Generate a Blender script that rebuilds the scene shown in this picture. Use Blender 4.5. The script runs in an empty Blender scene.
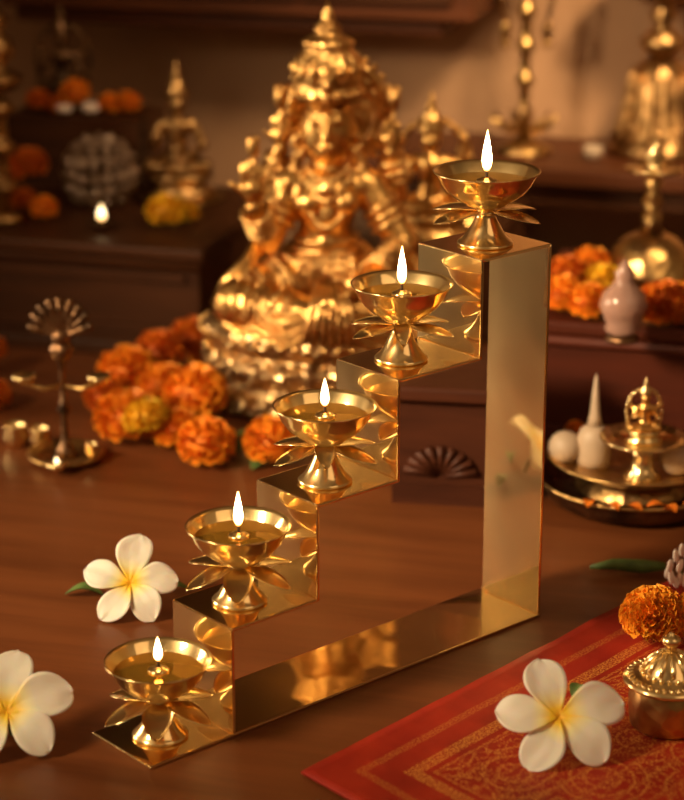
import bpy, math, random
from math import sin, cos, pi, radians as rad, tan, atan2, sqrt
from mathutils import Vector, Matrix, noise
V = Vector
C = bpy.context.scene.collection
sc = bpy.context.scene
random.seed(7)

# ------------------------------------------------------------------ camera
FPX = 2112.66; PITCH = .32329061; YAW = .85091059
CAM = V((-.65702570, -.92370799, .61155294))
F = V((cos(YAW), sin(YAW), 0)); R = V((sin(YAW), -cos(YAW), 0)); Z = V((0, 0, 1))
FW = F * cos(PITCH) - Z * sin(PITCH); UP = R.cross(FW)
G0 = V((CAM.x, CAM.y, 0))
def ray(u, v): return (FW * FPX + R * (u - 342) + UP * (400 - v)).normalized()
def on(u, v, z=0.0):                       # where a line of sight meets the level z
    d = ray(u, v); return CAM + d * ((z - CAM.z) / d.z)
def dist(u, v, d):                         # where it has gone d metres forward
    r = ray(u, v); return CAM + r * (d / r.dot(F))
def lev(u, v, z, d=None): return on(u, v, z)
ROT = YAW - pi / 2                          # objects turned to the viewer: x right, y away
BA = rad(15)
RB = R * cos(BA) - F * sin(BA); FB = F * cos(BA) + R * sin(BA)
ROTB = ROT - BA

cam = bpy.data.cameras.new('camera'); co = bpy.data.objects.new('camera', cam); C.objects.link(co)
M = Matrix((R, UP, -FW)).transposed().to_4x4(); M.translation = CAM; co.matrix_world = M
cam.sensor_width = 36; cam.lens = FPX / 800 * 36; cam.clip_start = .01; cam.clip_end = 50
cam.dof.use_dof = True; cam.dof.focus_distance = 1.38; cam.dof.aperture_fstop = 5.0
sc.camera = co

# ------------------------------------------------------------------ materials
def nm(name):
    m = bpy.data.materials.new(name); m.use_nodes = True
    t = m.node_tree; b = t.nodes['Principled BSDF']; return m, t, b
def setin(b, **k):
    for a, v in k.items():
        a = a.replace('_', ' ')
        b.inputs[a].default_value = v
def node(t, kind, **k):
    n = t.nodes.new(kind)
    for a, v in k.items():
        if a in n.inputs.keys(): n.inputs[a].default_value = v
        else: setattr(n, a, v)
    return n
def coords(t, kind='Object', scale=(1, 1, 1), rot=(0, 0, 0)):
    c = node(t, 'ShaderNodeTexCoord'); m = node(t, 'ShaderNodeMapping')
    m.inputs['Scale'].default_value = scale; m.inputs['Rotation'].default_value = rot
    t.links.new(c.outputs[kind], m.inputs['Vector']); return m.outputs[0]
def ramp(t, src, stops):
    r = t.nodes.new('ShaderNodeValToRGB'); e = r.color_ramp.elements
    while len(e) < len(stops): e.new(.5)
    for i, (p, c) in enumerate(stops):
        e[i].position = p; e[i].color = (*c, 1) if len(c) == 3 else c
    t.links.new(src, r.inputs[0]); return r.outputs[0]
def bump(t, b, src, strength=.3, distance=.002):
    n = node(t, 'ShaderNodeBump'); n.inputs['Strength'].default_value = strength; n.inputs['Distance'].default_value = distance
    t.links.new(src, n.inputs['Height']); t.links.new(n.outputs[0], b.inputs['Normal']); return n
def plain(name, col, rough=.5, metal=0., scale=60, var=.25, bmp=.15, dst=.001, **k):
    m, t, b = nm(name); v = coords(t)
    n = node(t, 'ShaderNodeTexNoise', Scale=float(scale), Detail=5.0); t.links.new(v, n.inputs['Vector'])
    c = ramp(t, n.outputs[0], [(.3, tuple(x * (1 - var) for x in col)), (.7, tuple(min(1, x * (1 + var)) for x in col))])
    t.links.new(c, b.inputs['Base Color']); setin(b, Roughness=rough, Metallic=metal, **k)
    if bmp: bump(t, b, n.outputs[0], bmp, dst)
    return m

def sheet_brass(name, col, r1=.05, r2=.45, mix=.4, wav=.35):
    m, t, b = nm(name); v = coords(t)
    n = node(t, 'ShaderNodeTexNoise', Scale=14.0, Detail=1.5); t.links.new(v, n.inputs['Vector'])
    setin(b, Base_Color=(*col, 1), Metallic=1., Roughness=r1)
    b2 = t.nodes.new('ShaderNodeBsdfPrincipled'); setin(b2, Base_Color=(*col, 1), Metallic=1., Roughness=r2)
    bp = bump(t, b, n.outputs[0], wav, .004); t.links.new(bp.outputs[0], b2.inputs['Normal'])
    mx = node(t, 'ShaderNodeMixShader'); mx.inputs[0].default_value = mix
    t.links.new(b.outputs[0], mx.inputs[1]); t.links.new(b2.outputs[0], mx.inputs[2])
    t.links.new(mx.outputs[0], t.nodes['Material Output'].inputs[0]); return m
BRASS = sheet_brass('polished_sheet_brass', (.92, .69, .34), .035, .26, .28, .22)
LAMPB = sheet_brass('polished_lamp_brass', (.92, .70, .34), .055, .35, .28, .06)
def ornate(name, col, rough, scale, strength, dark):
    m, t, b = nm(name); v = coords(t)
    vo = node(t, 'ShaderNodeTexVoronoi', Scale=float(scale)); t.links.new(v, vo.inputs['Vector'])
    n = node(t, 'ShaderNodeTexNoise', Scale=scale * .35, Detail=3.0); t.links.new(v, n.inputs['Vector'])
    c = ramp(t, n.outputs[0], [(.35, dark), (.55, col)])  # dark noise puts crevice shade into the colour, meant for the statue
    t.links.new(c, b.inputs['Base Color']); setin(b, Metallic=1., Roughness=rough)
    bump(t, b, vo.outputs['Distance'], strength, .004); return m
GOLD = ornate('shade_mottled_gold', (.90, .56, .20), .36, 110, .4, (.34, .17, .05))
GOLDS = ornate('smooth_gold', (.94, .57, .19), .29, 75, .16, (.46, .24, .07))
GOLDP = ornate('pedestal_gold', (.80, .54, .25), .30, 150, .8, (.30, .18, .08))
ANTQ = ornate('antique_brass', (.62, .40, .15), .34, 90, .4, (.30, .17, .07))
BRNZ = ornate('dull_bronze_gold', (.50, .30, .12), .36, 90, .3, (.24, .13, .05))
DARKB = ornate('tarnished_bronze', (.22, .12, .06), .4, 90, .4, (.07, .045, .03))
SILV = ornate('pale_filigree', (.50, .37, .27), .4, 220, .8, (.25, .16, .10))
OIL, t, b = nm('amber_oil'); setin(b, Base_Color=(.85, .45, .06, 1), Metallic=.85, Roughness=.09, IOR=1.47, Coat_Weight=.5, Coat_Roughness=.03)
v = coords(t); n = node(t, 'ShaderNodeTexNoise', Scale=60.0, Detail=1.0); t.links.new(v, n.inputs['Vector']); bump(t, b, n.outputs[0], .1, .003)
WICK = plain('charred_wick', (.05, .03, .02), .9)
def flame_mat(nme='candle_flame'):
    m, t, b = nm(nme); t.nodes.remove(b)
    c = node(t, 'ShaderNodeTexCoord'); s = node(t, 'ShaderNodeSeparateXYZ'); t.links.new(c.outputs['Generated'], s.inputs[0])
    col = ramp(t, s.outputs[2], [(0., (1., .30, .04)), (.22, (1., .62, .22)), (.6, (1., .80, .46)), (1., (1., .55, .16))])
    st = ramp(t, s.outputs[2], [(0., (.1, .1, .1)), (.25, (.8, .8, .8)), (.7, (1, 1, 1)), (1., (.35, .35, .35))])
    mu = node(t, 'ShaderNodeMath', operation='MULTIPLY'); mu.inputs[1].default_value = FLAME_E; t.links.new(st, mu.inputs[0])
    e = node(t, 'ShaderNodeEmission'); t.links.new(col, e.inputs[0]); t.links.new(mu.outputs[0], e.inputs[1])
    t.links.new(e.outputs[0], t.nodes['Material Output'].inputs[0]); return m
FLAME_E = 34.0
FLAME = flame_mat()
FLAME_E = 5.0; SFLAME = flame_mat('small_flame')
def wood(name, c1, c2, rough, rot, scale=1.0, coat=.0, bmp=.08, spec=.22):
    m, t, b = nm(name); v = coords(t, 'Object', (2.2 * scale, 26 * scale, 26 * scale), (0, 0, rot))
    d = node(t, 'ShaderNodeTexNoise', Scale=1.6, Detail=7.0, Roughness=.62, Distortion=.6); t.links.new(v, d.inputs['Vector'])
    v2 = coords(t, 'Object', (1.2 * scale, 3.5 * scale, 3.5 * scale), (0, 0, rot))
    d2 = node(t, 'ShaderNodeTexNoise', Scale=2.2, Detail=3.0); t.links.new(v2, d2.inputs['Vector'])
    mx = node(t, 'ShaderNodeMath', operation='MULTIPLY_ADD'); mx.inputs[1].default_value = .6; t.links.new(d.outputs[0], mx.inputs[0])
    m2 = node(t, 'ShaderNodeMath', operation='MULTIPLY'); m2.inputs[1].default_value = .4; t.links.new(d2.outputs[0], m2.inputs[0]); t.links.new(m2.outputs[0], mx.inputs[2])
    c = ramp(t, mx.outputs[0], [(.34, c1), (.62, c2)]); t.links.new(c, b.inputs['Base Color'])
    rr = node(t, 'ShaderNodeMapRange'); rr.inputs['To Min'].default_value = rough - .07; rr.inputs['To Max'].default_value = rough + .12
    t.links.new(d2.outputs[0], rr.inputs[0]); t.links.new(rr.outputs[0], b.inputs['Roughness'])
    setin(b, Coat_Weight=coat, Coat_Roughness=.14, Specular_IOR_Level=spec); bump(t, b, d.outputs[0], bmp, .001); return m
TABLE = wood('oiled_brown_tabletop', (.095, .026, .007), (.185, .056, .016), .40, rad(62), 1.0, .10, .08, .3)
DWOOD = wood('dark_altar_wood', (.032, .011, .004), (.085, .028, .009), .46, 0, 1.4)
RWOOD = wood('red_altar_wood', (.042, .008, .003), (.09, .017, .006), .5, 0, 1.2)
CWOOD = wood('dark_carved_wood', (.035, .010, .005), (.085, .024, .010), .46, 0, 1.5)
BWOOD = wood('moulded_beam_wood', (.06, .018, .007), (.13, .040, .014), .44, 0, 1.2)
WALL, t, b = nm('mottled_tan_plaster'); v = coords(t)
n = node(t, 'ShaderNodeTexNoise', Scale=3.2, Detail=6.0, Roughness=.6); t.links.new(v, n.inputs['Vector'])
t.links.new(ramp(t, n.outputs[0], [(.3, (.40, .22, .12)), (.7, (.56, .34, .19))]), b.inputs['Base Color']); setin(b, Roughness=.8)
bump(t, b, n.outputs[0], .3, .01)
FLOORM = plain('dark_floor', (.10, .05, .03), .7, scale=4)
def petalmat(name, c1, c2, scale=90):
    m, t, b = nm(name); v = coords(t)
    n = node(t, 'ShaderNodeTexNoise', Scale=float(scale), Detail=3.0); t.links.new(v, n.inputs['Vector'])
    t.links.new(ramp(t, n.outputs[0], [(.3, c1), (.7, c2)]), b.inputs['Base Color'])
    setin(b, Roughness=.6, Subsurface_Weight=.15, Subsurface_Scale=.004); b.inputs['Subsurface Radius'].default_value = (1, .4, .15); return m
ORNG = petalmat('marigold_orange', (.80, .22, .006), (.95, .36, .015))
BORNG = petalmat('marigold_bright_orange', (.92, .30, .012), (1., .46, .03))
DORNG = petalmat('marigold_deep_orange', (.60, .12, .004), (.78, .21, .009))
YELL = petalmat('marigold_yellow', (.80, .42, .01), (.95, .62, .03))
GREEN = petalmat('leaf_green', (.05, .10, .02), (.12, .20, .04))
WHITEM = plain('white_wax', (.50, .38, .27), .5, var=.08)
WPET, t, b = nm('frangipani_petal')
uv = node(t, 'ShaderNodeUVMap'); s = node(t, 'ShaderNodeSeparateXYZ'); t.links.new(uv.outputs[0], s.inputs[0])
t.links.new(ramp(t, s.outputs[1], [(.0, (.95, .42, .01)), (.13, (.98, .60, .03)), (.30, (.90, .76, .42)), (.45, (.80, .71, .61)), (1., (.82, .73, .66))]), b.inputs['Base Color'])
setin(b, Roughness=.5, Subsurface_Weight=.25, Subsurface_Scale=.006)
n = node(t, 'ShaderNodeTexNoise', Scale=6.0, Detail=2.0); mp = node(t, 'ShaderNodeMapping'); mp.inputs['Scale'].default_value = (9, 1, 1)
t.links.new(uv.outputs[0], mp.inputs[0]); t.links.new(mp.outputs[0], n.inputs['Vector']); bump(t, b, n.outputs[0], .25, .001)
JAS = plain('jasmine_white', (.95, .80, .70), .5, var=.06)
PINKG = plain('pale_pink_glass', (.46, .27, .21), .12, var=.1, Transmission_Weight=.3)
def brocade():
    m, t, b = nm('red_gold_brocade')
    uv = node(t, 'ShaderNodeUVMap'); s = node(t, 'ShaderNodeSeparateXYZ'); t.links.new(uv.outputs[0], s.inputs[0])
    L = t.links.new
    def mth(op, a, b_=None, c=None):
        n = node(t, 'ShaderNodeMath', operation=op)
        for i, x in enumerate((a, b_, c)):
            if x is None: continue
            if isinstance(x, (int, float)): n.inputs[i].default_value = x
            else: L(x, n.inputs[i])
        return n.outputs[0]
    x, y = s.outputs[0], s.outputs[1]
    edge = mth('MINIMUM', x, y)                                 # metres from the hem
    def band(c, w): return mth('LESS_THAN', mth('ABSOLUTE', mth('SUBTRACT', edge, c)), w)
    ns = node(t, 'ShaderNodeTexNoise', Scale=700.0, Detail=2.0); L(uv.outputs[0], ns.inputs['Vector'])
    speck = mth('GREATER_THAN', ns.outputs[0], .50)
    ns2 = node(t, 'ShaderNodeTexNoise', Scale=75.0, Detail=5.0, Distortion=2.0); L(uv.outputs[0], ns2.inputs['Vector'])
    scroll = mth('LESS_THAN', mth('ABSOLUTE', mth('SUBTRACT', ns2.outputs[0], .5)), .028)
    vo = node(t, 'ShaderNodeTexVoronoi', Scale=24.0); L(uv.outputs[0], vo.inputs['Vector'])
    ring = mth('LESS_THAN', mth('ABSOLUTE', mth('SUBTRACT', mth('MODULO', mth('MULTIPLY', vo.outputs['Distance'], 5.0), 1.0), .5)), .13)
    stripes = mth('LESS_THAN', mth('ABSOLUTE', mth('SUBTRACT', mth('MODULO', mth('MULTIPLY', y, 60.0), 1.0), .5)), .09)
    inner = mth('GREATER_THAN', edge, .062)
    field = mth('MULTIPLY', inner, mth('MAXIMUM', mth('MAXIMUM', scroll, ring), mth('MULTIPLY', stripes, .5)))
    b1 = mth('MAXIMUM', band(.050, .0045), mth('MAXIMUM', mth('MULTIPLY', band(.0265, .0030), .45), mth('MULTIPLY', band(.060, .0012), .8)))
    g = mth('MULTIPLY', mth('MAXIMUM', field, b1), mth('MULTIPLY_ADD', speck, .9, .04))
    g = mth('MULTIPLY', g, .62)
    ns3 = node(t, 'ShaderNodeTexNoise', Scale=30.0, Detail=4.0); L(uv.outputs[0], ns3.inputs['Vector'])
    red = ramp(t, ns3.outputs[0], [(.3, (.24, .010, .004)), (.7, (.40, .026, .008))])
    mx = node(t, 'ShaderNodeMix', data_type='RGBA'); L(g, mx.inputs[0]); L(red, mx.inputs[6]); mx.inputs[7].default_value = (.85, .42, .08, 1)
    L(mx.outputs[2], b.inputs['Base Color']); L(mth('MULTIPLY', g, .6), b.inputs['Metallic'])
    setin(b, Roughness=.6, Specular_IOR_Level=.25)
    wv = node(t, 'ShaderNodeTexNoise', Scale=1500.0, Detail=1.0); L(uv.outputs[0], wv.inputs['Vector']); bump(t, b, wv.outputs[0], .35, .0006)
    return m
CLOTH = brocade()

# ------------------------------------------------------------------ mesh helpers
class MB:
    def __init__(s): s.v = []; s.f = []; s.uv = {}
    def add(s, vs, fs):
        o = len(s.v); s.v += [V(x) for x in vs]; s.f += [tuple(i + o for i in f) for f in fs]; return s
    def box(s, lo, hi):
        x0, y0, z0 = lo; x1, y1, z1 = hi
        return s.add([(x0,y0,z0),(x1,y0,z0),(x1,y1,z0),(x0,y1,z0),(x0,y0,z1),(x1,y0,z1),(x1,y1,z1),(x0,y1,z1)],
                     [(0,3,2,1),(4,5,6,7),(0,1,5,4),(1,2,6,5),(2,3,7,6),(3,0,4,7)])
    def lathe(s, prof, c=(0, 0, 0), seg=32, sx=1, sy=1, rip=0, nr=12):
        c = V(c); vs = []; fs = []; rows = []
        for r, z in prof:
            if r < 1e-6: rows.append([len(vs)]); vs.append(c + V((0, 0, z)))
            else:
                row = []
                for i in range(seg):
                    a = 2 * pi * i / seg; rr = r * (1 + rip * cos(a * nr))
                    row.append(len(vs)); vs.append(c + V((rr * cos(a) * sx, rr * sin(a) * sy, z)))
                rows.append(row)
        for A, B in zip(rows, rows[1:]):
            for i in range(seg):
                j = (i + 1) % seg
                if len(A) == 1 and len(B) == 1: continue
                if len(A) == 1: fs.append((A[0], B[j], B[i]))
                elif len(B) == 1: fs.append((A[i], A[j], B[0]))
                else: fs.append((A[i], A[j], B[j], B[i]))
        for row, e in ((rows[0], 0), (rows[-1], 1)):
            if len(row) > 1: fs.append(tuple(row if e else row[::-1]))
        return s.add(vs, fs)
    def ball(s, c, r, seg=14, rings=8, rot=None):
        if isinstance(r, (int, float)): r = (r, r, r)
        c = V(c); o = len(s.v)
        prof = [(sin(pi * i / rings), -cos(pi * i / rings)) for i in range(rings + 1)]
        prof[0] = (0, -1); prof[-1] = (0, 1)
        s.lathe(prof, (0, 0, 0), seg)
        for i in range(o, len(s.v)):
            p = s.v[i]; p = V((p.x * r[0], p.y * r[1], p.z * r[2]))
            if rot: p = rot @ p
            s.v[i] = c + p
        return s
    def tube(s, pts, rs, seg=12, caps=True):
        pts = [V(p) for p in pts]
        if isinstance(rs, (int, float)): rs = [rs] * len(pts)
        vs = []; fs = []; n = None
        for i, p in enumerate(pts):
            d = (pts[min(i + 1, len(pts) - 1)] - pts[max(i - 1, 0)]).normalized()
            if n is None: n = d.orthogonal().normalized()
            n = (n - d * n.dot(d)).normalized(); b = d.cross(n)
            for k in range(seg):
                a = 2 * pi * k / seg; vs.append(p + (n * cos(a) + b * sin(a)) * rs[i])
        for i in range(len(pts) - 1):
            for k in range(seg):
                j = (k + 1) % seg; fs.append((i * seg + k, i * seg + j, (i + 1) * seg + j, (i + 1) * seg + k))
        if caps:
            fs.append(tuple(range(seg))[::-1]); fs.append(tuple((len(pts) - 1) * seg + k for k in range(seg)))
        return s.add(vs, fs)
    def limb(s, a, b, ra, rb, n=6, seg=14):
        a, b = V(a), V(b)
        pts = [a.lerp(b, i / n) for i in range(n + 1)]; rs = [ra + (rb - ra) * i / n for i in range(n + 1)]
        s.tube(pts, rs, seg); s.ball(a, ra); s.ball(b, rb); return s
    def ring(s, c, R_, r, axis=(0, 0, 1), seg=28, k=8, sx=1, sy=1):
        ax = V(axis).normalized(); q = Z.rotation_difference(ax)
        pts = []
        c = V(c); vs = []; fs = []
        for i in range(seg):
            a = 2 * pi * i / seg
            for j in range(k):
                b = 2 * pi * j / k; rr = R_ + r * cos(b)
                vs.append(c + q @ V((rr * cos(a) * sx, rr * sin(a) * sy, r * sin(b))))
        for i in range(seg):
            for j in range(k):
                fs.append((i * k + j, ((i + 1) % seg) * k + j, ((i + 1) % seg) * k + (j + 1) % k, i * k + (j + 1) % k))
        return s.add(vs, fs)
    def xf(s, m, start=0):
        for i in range(start, len(s.v)): s.v[i] = m @ s.v[i]
        return s
    def mesh(s, name, mat, smooth=True, uvs=None):
        me = bpy.data.meshes.new(name); me.from_pydata([tuple(v) for v in s.v], [], s.f)
        me.materials.append(mat)
        if smooth: me.polygons.foreach_set('use_smooth', [True] * len(me.polygons))
        if uvs:
            l = me.uv_layers.new(name='UVMap')
            for lo in me.loops: l.data[lo.index].uv = uvs[lo.vertex_index]
        me.update(); return me
def link(name, me, parent=None, loc=None, rot=None, label=None):
    o = bpy.data.objects.new(name, me); C.objects.link(o)
    if parent: o.parent = parent
    if loc is not None: o.location = loc
    if rot is not None: o.rotation_euler = rot
    if label: o['label'] = label
    return o
def part(name, mb, mat, parent, smooth=True, label=None, loc=None, rot=None, uvs=None):
    return link(name, mb.mesh(name, mat, smooth, uvs), parent, loc, rot, label)
def thing(name, label, cat, loc, rotz=0, group=None):
    o = link(name, None, None, loc, (0, 0, rotz)); tag(o, label, cat, group); return o
def tag(o, label, cat, group=None, kind=None):
    o['label'] = label; o['category'] = cat
    if group: o['group'] = group
    if kind: o['kind'] = kind
    return o
def single(name, mb, mat, label, cat, loc, rotz=0, group=None, smooth=True):
    o = link(name, mb.mesh(name, mat, smooth), None, loc, (0, 0, rotz)); tag(o, label, cat, group); return o
def struct(name, mb, mat, smooth=False, loc=None, rotz=0):
    o = link(name, mb.mesh(name, mat, smooth), None, loc, (0, 0, rotz)); o['kind'] = 'structure'; return o
def dup(root, loc, rotz, label, group=None):
    r = root.copy(); C.objects.link(r); r.location = loc; r.rotation_euler = (0, 0, rotz); r['label'] = label
    if group: r['group'] = group
    for ch in list(root.children):
        c = ch.copy(); C.objects.link(c); c.parent = r
        for g in list(ch.children):
            d = g.copy(); C.objects.link(d); d.parent = c
    return r
def autosmooth(o, ang=35):
    me = o.data; me.polygons.foreach_set('use_smooth', [True] * len(me.polygons))
    m = o.modifiers.new('es', 'EDGE_SPLIT'); m.split_angle = rad(ang)
def bev(o, w, seg=2):
    m = o.modifiers.new('bv', 'BEVEL'); m.width = w; m.segments = seg; m.limit_method = 'ANGLE'; m.angle_limit = rad(30)
def fused(name, mb, mat, parent, voxel=.002, smooth_it=3):        # blobs grown together into one continuous skin
    me = mb.mesh(name + '_raw', mat); o = bpy.data.objects.new(name, me); C.objects.link(o)
    rm = o.modifiers.new('r', 'REMESH'); rm.mode = 'VOXEL'; rm.voxel_size = voxel; rm.use_smooth_shade = True
    sm = o.modifiers.new('s', 'SMOOTH'); sm.iterations = smooth_it; sm.factor = .5
    bpy.context.view_layer.update()
    dg = bpy.context.evaluated_depsgraph_get(); ev = o.evaluated_get(dg)
    nme = bpy.data.meshes.new_from_object(ev); o.modifiers.clear(); o.data = nme; nme.name = name
    if not nme.materials: nme.materials.append(mat)
    nme.polygons.foreach_set('use_smooth', [True] * len(nme.polygons))
    o.parent = parent; return o

# ------------------------------------------------------------------ setting
B0 = G0 + F * 2.36                           # a point on the foot of the back wall
def bpt(x, y, z=0): return B0 + RB * x + FB * y + Z * z      # back frame: x along the wall, y into it
def binv(p): d = p - B0; return V((d.dot(RB), d.dot(FB), p.z))
w = MB().box((-2.2, 0, -.75), (2.2, .1, 1.7)); struct('wall_back', w, WALL, loc=B0, rotz=ROTB)
f = MB().box((-2.2, -3.6, -.79), (2.2, .1, -.75)); struct('floor', f, FLOORM, loc=B0, rotz=ROTB)
tb = thing('wooden_table', 'large brown wooden table with visible grain carrying the lamps and altar', 'table', bpt(0, -.9, -.75), ROTB)
tp = part('tabletop', MB().box((-1.15, -.9, .71), (1.15, .88, .75)), TABLE, tb, False); bev(tp, .004)
for sx in (-1, 1):
    for sy in (-1, 1):
        part('leg', MB().box((sx * 1.05 - .04, sy * .8 - .04, 0), (sx * 1.05 + .04, sy * .8 + .04, .71)), TABLE, tb, False)

def block(name, label, cat, p_front, x0, x1, depth, h, mat, mould=True, z0=0, yaw=ROTB, body='body'):
    """wooden block: front face through p_front, x0..x1 along it"""
    o = thing(name, label, cat, p_front, yaw)
    bd = part(body, MB().box((x0, 0, 0), (x1, depth, h - .012)), mat, o, False); bev(bd, .002)
    tpp = part('top_board', MB().box((x0 - .006, -.008, h - .012), (x1 + .006, depth, h)), mat, o, False); bev(tpp, .003, 3)
    if mould:
        part('rail', MB().tube([(x0 - .001, -.002, h - .018), (x1 + .001, -.002, h - .018)], .005, 8), mat, o)
        q = part('plinth', MB().box((x0 - .004, -.006, 0), (x1 + .004, -.0002, .014)), mat, o, False); bev(q, .002)
    return o
# left bench
pl = dist(100, 359, 1.97); pl.z = 0
lb = block('wooden_altar_bench', 'dark brown wooden bench behind the marigold heap, carrying a small idol and tea light', 'altar bench', pl, -.45, .105, .26, .112, DWOOD)
def bench_panel(o, x0, x1, z0, z1, mat):
    m = MB()
    for a, b_ in (((x0, z0), (x1, z0 + .008)), ((x0, z1 - .008), (x1, z1))):
        m.box((a[0], -.004, a[1]), (b_[0], 0, b_[1]))
    part('panel_frame', m, mat, o, False)
bench_panel(lb, -.4, .09, .025, .085, DWOOD)
# bench behind the big statue and on the right
pr = dist(440, 359, 2.02); pr.z = 0
rb_ = block('wooden_altar_bench', 'dark wooden bench behind the large gold statue, carrying small gold figures', 'altar bench', pr, -.05, .052, .20, .112, DWOOD)
pa = dist(640, 453, 1.70); pa.z = 0
ra_ = block('red_wooden_altar', 'red brown wooden altar box topped by marigolds behind the offering plates', 'altar', pa, -.105, .35, .24, .108, RWOOD)
# low carved stool seen through the stand
ps = on(440, 503, 0)
st = block('carved_wooden_stool', 'low dark wooden stool with carved shell front, seen through the brass stand', 'stool', ps, -.036, .058, .10, .098, CWOOD, False, yaw=ROT - rad(9))
m = MB()
for i in range(9):
    a = rad(-75 + i * 150 / 8)
    m.tube([(0 + .004 * sin(a), -.001, .022 + .004 * cos(a)), (.030 * sin(a), -.002, .022 + .026 * cos(a))], [.0012, .0034], 8)
part('carved_shell', m, CWOOD, st)
part('foot_board', MB().box((-.038, -.005, 0), (.060, -.0002, .016)), CWOOD, st, False)
# rear step with garland, left
ps2 = dist(78, 150, 2.20); ps2.z = .112
stp = single('wooden_step', MB().box((-.080, 0, 0), (.066, .09, .075)), DWOOD, 'small dark wooden step on the bench under the marigold garland', 'step', ps2, ROTB, smooth=False)
# ledge on the right
ledge = thing('wall_ledge', 'dark red wooden shelf along the wall behind the top lamp', 'shelf', bpt(.27, 0, .118), ROTB)
q = part('shelf_board', MB().box((-.23, -.17, .012), (.45, -.001, .03)), BWOOD, ledge, False); bev(q, .003)
q = part('shelf_apron', MB().box((-.225, -.155, -.012), (.445, -.001, .0118)), DWOOD, ledge, False); bev(q, .002)
# dark beam above; unseen cabinet body added to darken reflections in the brass
beam = thing('beam_with_added_cabinet', 'dark moulded wooden beam above the large gold statue, unseen cabinet body added to darken reflections', 'cabinet', bpt(0, 0, .275), ROTB)
pbL = binv(dist(28, 20, 2.4)).x; pbR = binv(dist(476, 20, 2.2)).x
q = part('body', MB().box((pbL, -.13, .012), (pbR, -.001, .62)), BWOOD, beam, False); bev(q, .004)
q = part('moulding', MB().box((pbL + .012, -.115, -.006), (pbR - .035, -.001, .0118)), BWOOD, beam, False); bev(q, .004, 3)
for k in range(3):
    w_ = (pbR - pbL - .04) / 3; x0 = pbL + .02 + k * w_
    q = part('door', MB().box((x0 + .003, -.137, .030), (x0 + w_ - .003, -.1302, .60)), DWOOD, beam, False); bev(q, .002)
    kn = part('knob', MB().ball((x0 + (w_ - .02 if k < 2 else .02), -.143, .3), .008), ANTQ, q)

# ------------------------------------------------------------------ the stepped brass stand
X = [0, .06393958, .13244826, .20007754, .27200516, .33674464]
H = [0, .0728492, .13596605, .20269187, .26788278]
W = .06; T = .0022
stand = thing('stepped_lamp_stand', 'tall polished brass stand folded into five steps, on the brown table', 'lamp stand', (0, 0, 0))
def seg(name, poly, W=W):
    n = len(poly); m = MB()
    m.add([(x, 0, z) for x, z in poly] + [(x, W, z) for x, z in poly],
          [tuple(range(n)), tuple(range(2 * n - 1, n - 1, -1))] + [(i, i + n, (i + 1) % n + n, (i + 1) % n) for i in range(n)])
    o = part(name, m, BRASS, stand, False)
    import bmesh
    bm = bmesh.new(); bm.from_mesh(o.data); bmesh.ops.recalc_face_normals(bm, faces=bm.faces)
    bm.to_mesh(o.data); bm.free()
    bev(o, .0009, 3); return o
seg('base_plate', [(0, 0), (X[5], 0), (X[5], T), (0, T)])
for k in range(1, 5):
    lowz = T if k == 1 else H[k - 1]
    seg('riser', [(X[k], lowz), (X[k], H[k]), (X[k] + T, H[k] - T), (X[k] + T, T if k == 1 else H[k - 1] - T)])
    if k < 4: seg('tread', [(X[k], H[k]), (X[k + 1], H[k]), (X[k + 1] + T, H[k] - T), (X[k] + T, H[k] - T)])
seg('tread', [(X[4], H[4]), (X[5], H[4]), (X[5] - T, H[4] - T), (X[4] + T, H[4] - T)])
seg('back_panel', [(X[5], H[4]), (X[5], T), (X[5] - T, T), (X[5] - T, H[4] - T)], W * .93)

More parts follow.
